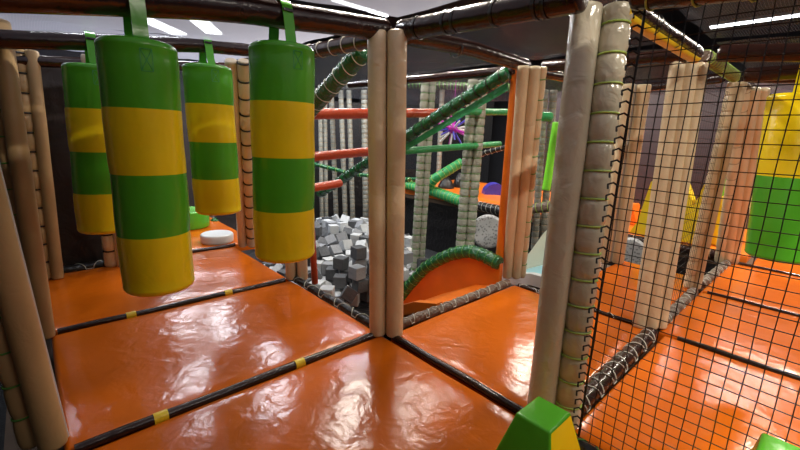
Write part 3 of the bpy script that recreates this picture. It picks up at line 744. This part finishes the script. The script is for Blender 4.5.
# far beams with green lacing, walls of net
ptube([dp(395, 84, 8.2), dp(510, 88, 7.6)], .07, BLACK, 'dark far beam with green cord rings behind the climbing bars', .07, CORD_G, .009, grp='dark laced tubes')
ptube([dp(300, 90, 9.5), dp(380, 88, 9.5)], .03, BLACK, 'thin dark far beam left of the centre post', None, None, grp='dark laced tubes')
ptube([dp(310, 163, 8.6), dp(352, 174, 8.2), dp(410, 180, 7.4)], .04, GREEN_D, 'thin far green tube sloping down behind the centre post', .2, CORD_L, grp='green tubes')
sheet([(8.6, 12, ZB), (12.5, 8, ZB), (12.5, 8, 4.4), (8.6, 12, 4.4)], NET_W, 'dark net hanging across the far corner of the hall', .1, name='mesh_screen', grp='mesh screens')
sheet([(2.0, 9.5, ZB), (9, 7.5, ZB), (9, 7.5, 2.4), (2.0, 9.5, 2.4)], NET_W, 'dark wall net behind the grey laced posts', .06, name='mesh_screen', grp='mesh screens')
panel((3.2, 8.2), (7.2, 6.6), ZB, .45, 'low black fabric panel behind the foam pit', BLACK)
panel((-.5, 8.2), (3.0, 8.3), ZB, 1.8, 'dark fabric panel behind the green drum', DARKW)
# ================================================================= YELLOW SPIKES ON THE RIGHT
def spike(pts, X, th, m, label, name='foam_spike', grp='foam spikes', cat='foam spike'):
    q = [at(x, y, 'X', X) for x, y in pts]
    for p in q:
        if p.z < .22: p.z = .056
    o = sum(q, Vector())/len(q); o.z = min(p.z for p in q)
    bm = bmesh.new(); f0 = [bm.verts.new(p-o) for p in q]; f1 = [bm.verts.new(p-o+Vector((th, 0, 0))) for p in q]
    bm.faces.new(f0); bm.faces.new(f1[::-1])
    for i in range(len(q)):
        k = (i+1) % len(q); bm.faces.new((f0[i], f0[k], f1[k], f1[i]))
    bmesh.ops.recalc_face_normals(bm, faces=bm.faces)
    bmesh.ops.bevel(bm, geom=list(bm.edges), offset=.012, segments=2, affect='EDGES')
    ob = link(name, bm, m); ob.location = o
    return tag(ob, label, cat, grp)
spike([(628, 236), (637, 222), (651, 181), (658, 180), (668, 215), (668, 236)], 5.2, .25, YELLOW2, 'yellow pointed foam spike seen left of the triple tan post through the net')
spike([(680, 241), (682, 182), (686, 184), (694, 207), (704, 184), (709, 184), (708, 243)], 5.2, .25, YELLOW2, 'yellow notched foam spike between the tan posts')
spike([(709, 246), (714, 202), (722, 196), (728, 248)], 5.4, .25, YELLOW2, 'yellow foam spike just left of the farthest tan post')
spike([(716, 240), (717, 184), (727, 178), (730, 240)], 5.8, .2, LIME, 'lime green foam spike behind the yellow ones')
spike([(678, 236), (680, 196), (685, 192), (688, 236)], 5.7, .2, LIME, 'lime green foam spike peeping beside the notched yellow one')
spike([(604, 239), (605, 204), (632, 205), (634, 240)], 5.9, .4, ORANGE2, 'orange foam box seen left of the first yellow spike', 'foam_box', 'foam boxes', 'foam box')
mat(5.12, 7.5, -1.48, 1.4, 'orange mat under the yellow spikes', ORANGE2, z=0.05, n=8, th=.10)
ptube([(5.05, 1.4, .0), (5.05, -1.2, .0)], .06, BROWN, 'dark brown edge tube below the yellow spikes', .2, CORD_K, grp='dark laced tubes')
bm = bmesh.new(); box(bm, (0, 0, 0), (1.3, 2.2, .04), bev=.01); o = link('shade_sheet', bm, BLACK); o.location = (4.4, .2, ZB+.02)  # black sheet over the carpet, standing in for shade in the gap
tag(o, 'black sheet added for the shade in the gap in front of the yellow spikes', 'mat')
panel((5.12, 1.5), (5.12, -1.3), ZB, -.12, 'black fabric skirt below the yellow spikes', BLACK)
sheet([(7.6, 3.2, 0), (7.6, -4, 0), (7.6, -4, 2.6), (7.6, 3.2, 2.6)], NET_P, 'mauve mesh wall behind the yellow spikes', .05, name='mesh_screen', grp='mesh screens')
post(dp(762, 235, 6.0), dp(764, 92, 5.6), [(-.06, 0, .10, CREAM, None, 0)], 'cream padded post directly behind the right hanging bag', pole=False)
post((3.2, 0.2, -.1), (3.2, .2, 2.1), [(0, 0, .055, GREYP, CORD_G, .12)], 'grey laced post behind the cream slide', pole=False) if False else None

# ================================================================= CUBES
raw = """1399,2246,-463,8,-157,0;1611,2503,-267,307,-157,0;1455,2735,-463,157,0,-114;1180,2137,-711,256,-86,-2;1298,2518,-657,-77,-157,0;1450,2232,-658,-157,0,-8;896,2235,-658,-235,157,0;2456,2370,-463,152,-157,0;1389,2872,-658,239,-157,0;1859,3532,-551,86,-309,-1;1630,3547,-552,159,-79,148;2189,3663,-526,-7,106,-173;2128,4045,-514,99,75,72;2556,4643,-463,128,-157,0;2329,3974,-463,-64,-214,-161;1479,3119,-658,0,0,232;3182,3046,-463,-171,157,0;2491,3767,-463,-212,157,0;1350,2272,-853,76,-157,0;1607,2280,-853,-21,157,0;2886,2420,-658,0,314,-16;2922,4116,-417,-160,63,148;2198,4699,-463,-83,-157,0;2227,2208,-658,-26,-157,0;1652,2534,-462,157,0,282;900,2504,-658,-157,0,-99;2337,3385,-506,-106,-201,21;2610,4240,-484,182,-49,77;3049,4960,-402,-121,79,104;1361,3275,-658,-232,157,0;1011,2802,-620,-157,-216,-89;3106,4725,-459,66,-162,-153;2821,4696,-453,-157,-147,132;2535,3540,-463,0,-314,-116;3139,4472,-438,78,23,183;2109,4339,-610,-75,-105,29;1615,3319,-658,-166,-157,0;1693,2204,-462,0,314,-14;2643,3968,-467,-62,-37,219;1367,3456,-463,157,0,215;1538,2687,-658,-215,157,0;1125,2370,-853,-157,0,289;3111,5439,-469,151,-47,-75;2087,3370,-639,-293,0,-60;2764,4473,-480,-59,-35,-217;2995,2872,-624,-27,243,178;3544,4916,-480,-141,-16,228;1919,4124,-658,-202,157,0;1116,2653,-781,-80,251,129;2684,4914,-463,157,0,-305;981,2147,-853,-157,0,152;2635,2317,-853,157,0,35;1388,3535,-657,-270,-157,6;2020,2901,-545,-140,91,91;2879,2680,-737,-231,-77,-57;2428,5118,-484,-121,-89,239;1113,3040,-657,-84,157,0;1709,4014,-557,18,-243,63;795,2696,-658,-157,0,204;2951,3896,-497,68,61,253;2464,4898,-597,246,-26,-1;2258,4769,-658,0,0,167;1840,3315,-658,157,0,-163;2362,4478,-596,-128,-255,-45;1782,2780,-589,-56,-244,-3;3063,5143,-513,163,-79,-210;1362,2592,-853,-8,157,0;3297,4867,-463,55,-157,135;2216,3175,-541,1,238,-80;2873,5388,-464,-145,7,202;2717,5124,-463,157,0,-137;2299,4236,-595,203,-68,75;1641,2173,-658,-157,0,-8;3562,3521,-577,-121,-36,-239;1302,3003,-853,-157,0,-161;2389,2395,-658,0,0,-83;1581,2517,-853,-42,-157,0;2339,2187,-853,0,0,-180;3166,6132,-657,-160,157,-137;1839,3086,-657,-157,0,-160;2128,3623,-746,-151,76,153;2963,5795,-618,-224,0,169;3368,4551,-520,50,-60,284;1344,2804,-853,157,0,157;3567,3242,-658,81,157,-127;3109,3255,-460,53,150,-261;3337,3344,-552,-24,-46,206;1732,2752,-853,0,0,185;3226,5649,-531,34,-54,-145;1644,2456,-658,78,157,0;1927,3879,-658,-131,157,0;3147,3070,-658,-157,0,83;677,2423,-685,-70,-213,-46;2567,2531,-853,4,157,0;2994,4487,-600,-27,71,0;2478,3839,-658,-104,-157,0;2552,4662,-658,-314,0,-156;2718,4835,-658,-211,157,0;2183,4543,-738,-184,65,10;1300,3209,-853,-8,157,0;3227,4189,-445,-204,-244,16;3436,5409,-565,-51,-59,-48;2469,4115,-624,157,47,-53;583,2630,-658,-265,-157,0;644,2175,-658,-157,0,112;3508,4339,-424,155,99,-213;3520,3929,-460,157,160,-54;2995,3524,-461,0,159,49;2382,2714,-462,302,-157,9;2197,5188,-462,193,-157,-75;2048,1049,-463,156,157,0;2378,2913,-463,29,157,187;3602,4597,-463,157,157,0;1199,3652,-463,0,0,118;950,3334,-463,157,0,-159;1928,4774,-463,166,157,0;2659,3315,-492,80,251,-62;3209,4001,-504,-105,-86,-54;3238,3568,-510,8,58,-269;2885,3276,-548,-48,-93,-107;3037,4302,-554,129,74,-1;2418,5516,-559,63,67,304;2936,4912,-562,-45,-70,54;3390,5149,-575,-149,-59,149;3351,4291,-583,9,-71,-298;2834,3667,-591,110,64,221;2632,3147,-592,-209,-59,146;2618,5365,-593,-61,-37,-242;1474,3803,-619,0,95,91;1818,4292,-622,0,-104,-269;3388,4073,-631,-134,-16,156;3448,3678,-631,0,34,246;2824,4014,-632,211,36,-225;2822,4263,-633,-29,84,2;3227,4469,-634,-127,233,47;3114,4702,-653,309,0,4;2879,3114,-656,-104,-55,150;2401,2643,-657,0,0,261;2586,4414,-657,21,157,-165;3594,5599,-657,-9,157,0;2194,5494,-657,157,0,147;1464,4892,-658,-157,0,85;1871,2150,-658,157,0,161;2064,1088,-658,242,-157,0;2185,2499,-658,-157,0,-218;2183,2736,-658,-171,157,0;2350,3000,-658,-67,157,-149;2218,3851,-658,157,0,306;2287,5215,-658,157,0,285;2579,3557,-658,-314,157,0;2630,5108,-658,0,0,-39;2516,5697,-658,-209,-157,0;2418,6112,-658,-157,0,310;3049,3494,-658,0,0,-293;3002,5557,-658,-157,0,82;3603,4103,-658,-157,-157,0;3361,4926,-658,-157,0,149;3598,4368,-658,309,157,0;3602,4601,-658,-19,-157,-138;295,1591,-658,-157,0,-206;1309,3971,-658,0,0,91;1890,2547,-658,-157,0,9;1968,4797,-658,-146,-157,0;2010,5051,-658,270,-157,0;2020,5264,-658,120,-157,0;1997,5485,-658,304,-157,0;2863,5245,-658,61,-157,184;3185,5291,-658,-87,157,-140;3369,3125,-658,-314,0,-102;3194,5841,-658,302,157,0;3602,3864,-658,0,0,-157;3433,5800,-658,157,0,265;318,1290,-658,0,0,163;762,3173,-658,20,-157,0;932,3365,-658,-132,157,0;1181,3703,-658,-314,0,-100;2243,4964,-658,167,-157,0;804,2946,-658,157,0,75;1729,4750,-658,-20,-157,0;516,2967,-658,0,314,-108;1006,4534,-658,-199,-157,0;3116,3307,-659,140,-150,38;1940,2352,-659,4,-244,4;2813,3438,-660,-89,222,-108;3066,3738,-663,110,31,-124;3297,3814,-667,-208,-42,-63;3279,5467,-667,4,-217,-53;2638,2966,-674,-136,-96,-193;2448,3337,-675,-203,-201,21;1702,3695,-675,-69,-78,-163;2879,6123,-676,229,-24,-163;475,1769,-676,-158,-280,0;2865,4664,-686,43,295,-112;3088,3987,-687,19,-59,266;1653,2905,-688,28,72,226;3430,6148,-688,227,4,156;3575,5257,-693,37,233,-113;2759,3830,-694,-82,279,90;2588,5927,-705,14,-245,96;1421,4359,-706,242,-87,17;3349,4687,-707,99,86,-43;278,2754,-710,225,98,-80;1952,4557,-710,-59,76,239;3163,4201,-711,230,14,-175;1634,4203,-713,74,16,187;3126,4955,-718,-182,98,-144;2733,5508,-723,29,-236,-123;1915,3637,-728,26,-244,-199;1939,2780,-729,-238,-14,-143;901,3644,-736,-183,-230,19;2209,4121,-741,89,-27,241;2486,5379,-745,231,-5,128;2578,1606,-749,-263,71,118;465,2355,-750,-97,61,-108;2811,5783,-751,80,45,-109;3299,3443,-751,-9,75,157;1638,3948,-754,-89,259,-110;2083,2996,-754,268,-50,10;2697,4172,-756,33,70,-274;2350,3585,-770,-189,-57,-121;2952,4251,-789,-116,-70,-55;2323,4305,-812,0,85,116;2912,2977,-817,157,-104,-165;2857,2248,-820,112,-314,-16;3369,4358,-822,157,-41,6;276,2965,-824,-121,0,157;2476,2838,-830,157,-184,88;2265,3348,-834,157,-136,-176;1773,4944,-851,-159,0,141;772,2953,-852,46,-157,0;1566,3542,-852,157,0,-158;2093,2261,-852,-182,-157,0;2465,6153,-852,314,-157,0;3000,3281,-852,276,157,0;3073,4457,-852,87,-157,0;1232,4333,-852,-140,-157,0;496,1049,-853,0,-314,0;296,1504,-853,170,-157,0;309,1737,-853,159,157,0;265,2261,-853,7,-157,0;467,2601,-853,22,-157,0;734,3206,-853,-314,0,-98;703,2649,-853,-118,-157,0;705,3466,-853,0,0,-271;1332,3469,-853,217,157,0;1283,3935,-853,129,157,0;1474,3742,-853,314,0,152;1468,4099,-853,157,0,204;1479,4869,-853,95,157,0;1807,2327,-853,-304,-157,0;1881,2560,-853,0,0,-305;1766,3249,-853,157,0,311;1787,3473,-853,-272,157,0;1858,3853,-853,-314,0,-151;1855,4112,-853,-314,0,-131;2023,1063,-853,297,157,0;2132,1288,-853,-314,0,85;1971,1969,-853,0,314,112;2114,2539,-853,125,157,0;2066,3399,-853,144,-157,0;2061,3967,-853,4,-157,-99;1803,4355,-853,0,0,50;1549,5099,-853,0,-314,-41;1419,5711,-853,0,0,218;2360,1543,-853,-157,0,47;2371,2414,-853,-291,-157,0;2349,2609,-853,134,157,0;2227,2786,-853,200,-157,0;2354,2999,-853,0,0,243;2291,3830,-853,157,0,228;2418,4563,-853,-157,0,-266;2223,4824,-853,0,0,-27;2226,5266,-853,156,-157,0;2025,5560,-853,252,157,0;2688,3108,-853,-193,-157,0;2581,3462,-853,0,0,178;2561,3676,-853,141,157,0;2517,3879,-853,-157,0,-295;2484,4085,-853,-191,157,0;2570,4378,-853,17,157,0;2598,4753,-853,-314,0,-143;2563,5135,-853,0,0,-114;2323,5581,-853,73,157,0;2593,5706,-853,-5,157,0;2952,2484,-853,149,157,0;3062,2759,-853,-113,-157,0;2794,3595,-853,0,0,24;2806,4479,-853,242,-157,0;2782,4855,-853,-17,157,0;2730,5293,-853,0,0,191;2906,5602,-853,157,0,-266;3141,2998,-853,-179,-157,0;3049,3542,-853,-154,157,0;2923,4034,-853,-314,0,-15;3134,4733,-853,157,0,-140;3033,5310,-853,1,157,-168;3146,5573,-853,121,-157,0;3008,5954,-853,166,157,0;3420,3222,-853,157,0,14;3346,3671,-853,-157,0,-157;3328,4011,-853,272,-157,0;3521,4603,-853,271,-157,0;3363,4879,-853,-304,-157,0;3234,5169,-853,-22,-157,0;3373,5342,-853,0,-314,107;3199,5851,-853,0,-314,131;3548,4118,-853,0,0,171;3597,4334,-853,-157,0,-151;3453,5091,-853,307,-157,0;3602,5470,-853,0,-314,-157;3562,5907,-853,-157,0,278;3064,6153,-853,-157,0,157;397,1269,-853,157,0,28;249,2514,-853,0,0,2;579,2133,-853,157,0,-52;527,2927,-853,157,0,-311;556,4255,-853,0,314,-22;788,2265,-853,0,-314,111;967,2834,-853,0,0,-78;1024,3102,-853,-157,0,-312;948,3319,-853,5,-157,0;705,3755,-853,-157,0,-21;774,4133,-853,314,0,-38;1601,3080,-853,88,157,0;1550,3307,-853,-157,0,-137;1084,4569,-853,-28,157,0;2030,3207,-853,301,-157,0;1782,4708,-853,-18,157,0;2027,1554,-853,0,0,-277;1850,1753,-853,314,0,120;2291,1953,-853,212,157,0;2045,4324,-853,0,0,209;2009,4791,-853,303,-157,0;2047,4987,-853,-150,157,0;2022,5197,-853,145,157,0;2694,1839,-853,-157,0,-107;2679,2767,-853,-157,0,258;3598,2344,-853,0,0,155;2956,5086,-853,157,0,-272;3589,3449,-853,146,-157,0;3393,5669,-853,0,0,132;3262,6079,-853,0,0,-311;3587,4846,-853,-157,-157,0;3599,6143,-853,153,-157,0;303,1976,-853,0,0,35;350,3423,-853,0,0,84;911,2481,-853,157,0,275;1132,3615,-853,0,0,176;987,4234,-853,-274,-157,0;384,4527,-853,-12,-157,0;1872,2983,-853,-7,157,0;2401,1295,-853,0,0,310;2230,1749,-853,-157,0,-209;2644,2105,-853,-157,0,-282;2347,4997,-853,-179,-157,0;3599,2622,-853,2,157,0;3564,3853,-853,-157,0,-286;2699,6118,-853,157,0,196;255,1052,-853,0,0,-1;1390,4585,-853,157,0,260;3028,1700,-853,0,0,40;1610,4473,-853,0,-314,86;920,3894,-853,-224,-157,0"""
cubes = [[int(v) for v in l.split(',')] for l in raw.split(';')]
Lc = .178
protos = []
for m in CUBE_M:
    bm = bmesh.new(); box(bm, (0, 0, 0), (Lc, Lc, Lc), bev=.008, segs=2); me = bpy.data.meshes.new('foam_cube'); bm.to_mesh(me); bm.free(); me.materials.append(m); protos.append(me)
NV = 300
rc = random.Random(5); rest = bmesh.new()
def clabel(i, x, y):
    c = ('white', 'mid grey', 'dark grey')[i]
    if y < 2.2: w = 'at the near edge of the pit' 
    elif y < 3.6: w = 'in the middle of the pit'
    else: w = 'at the far end of the pit'
    return c+' foam cube lying '+w, c+' foam cubes '+w
for n, q in enumerate(cubes):
    x, y, z = [v/1000 for v in q[:3]]; e = [v/100 for v in q[3:]]
    i = rc.choices((0, 1, 2), (.4, .32, .28))[0]
    if n < NV:
        o = bpy.data.objects.new('foam_cube', protos[i]); COL.objects.link(o); o.location = (x, y, z); o.rotation_euler = e
        lb, g = clabel(i, x, y); tag(o, lb, 'foam cube', g)
    else:
        vs = box(rest, (0, 0, 0), (Lc, Lc, Lc), mat=i)
        bmesh.ops.transform(rest, matrix=Matrix.Translation((x, y, z)) @ Euler(e).to_matrix().to_4x4(), verts=vs)
if len(cubes) > NV:
    tag(link('foam_cube', rest, CUBE_M, smooth=False), 'grey foam cubes buried in the pit below the visible ones', 'foam cubes', kind='stuff')
bm = bmesh.new(); box(bm, (1.95, 3.6, -1.075), (3.6, 5.3, .245))
tag(link('pit_base', bm, BLACK, smooth=False), 'black padded base of the foam cube pit', 'mat')
# ================================================================= LIGHT
LAMP = emis('lamp_tube', (.93, .96, 1.0), 12)
def lamp(x, y, z, L, ang, label, w=.12, power=60, col=(1, .97, .92)):
    t = thing('ceiling_light', (x, y, z), label, 'ceiling light', 'strip lights under the hall ceiling'); t.rotation_euler.z = ang
    bm = bmesh.new(); box(bm, (0, 0, .05), (L+.06, w+.06, .06), bev=.01); link('housing', bm, STEEL, t)
    bm = bmesh.new(); box(bm, (0, 0, .0), (L, w, .04), bev=.01); link('diffuser', bm, LAMP, t)
    ld = bpy.data.lights.new('lamp', 'AREA'); ld.shape = 'RECTANGLE'; ld.size = L; ld.size_y = w; ld.energy = power; ld.color = col
    lo = bpy.data.objects.new('lamp', ld); COL.objects.link(lo); lo.parent = t; lo.location = (0, 0, -.03)
Zl = 4.0
W = (1, .90, .76); Cc = (.88, .93, 1)
LL = [(1.1, 10.5, 1.6, .8, Cc, 80, 'farthest beyond the left decks'), (-1.1, 2.3, 1.2, 0, Cc, 45, 'above the rear hanging bags, added to brighten the roof net'), (3.6, 5.2, 1.4, 0, Cc, 110, 'above the back of the foam pit'), (.15, 5.75, 1.5, 1.3, Cc, 65, 'behind the left hanging bags'), (1.75, 5.8, 1.5, 1.3, Cc, 65, 'above the middle of the foam pit'), (2.3, 3.5, 1.0, .5, W, 80, 'above the near end of the foam pit'),  # the one over the rear bags is added to brighten the pale roof net
      (3.8, 2.9, 1.6, 0, W, 110, 'above the back structure'), (1.8, 9.4, 1.8, 1.0, Cc, 90, 'far beyond the left decks'), (-2.2, 6.3, 1.4, 0, Cc, 60, 'beyond the left posts'),
      (9.5, -.8, 2.4, 1.57, W, 100, 'above the yellow spikes'), (6.2, -2.1, 1.6, 0, W, 240, 'above the farthest tan post'),
      (2.6, -4.6, 1.6, 0, W, 130, 'right of the near net'), (.9, 1.0, 1.2, 0, W, 140, 'above the centre post'),
      (-.4, -3.6, 1.4, 0, W, 190, 'behind the camera, unseen, added for frontal light'), (6.5, 2.2, 1.6, 0, W, 160, 'above the orange back deck')]  # the one behind the camera is added to light the bags from the front
for x, y, L, a, c, pw, lb in LL: lamp(x, y, Zl, L, a, 'white strip light under the ceiling '+lb, power=pw, col=c, w=.42 if 'left' in lb or 'middle' in lb or 'near end' in lb else .09)
w = bpy.data.worlds.new('world'); sc.world = w; w.use_nodes = True
w.node_tree.nodes['Background'].inputs[0].default_value = (.5, .55, .65, 1); w.node_tree.nodes['Background'].inputs[1].default_value = .25
sc.view_settings.view_transform = 'Standard'; sc.view_settings.look = 'None'; sc.view_settings.gamma = 1; sc.view_settings.exposure = .27
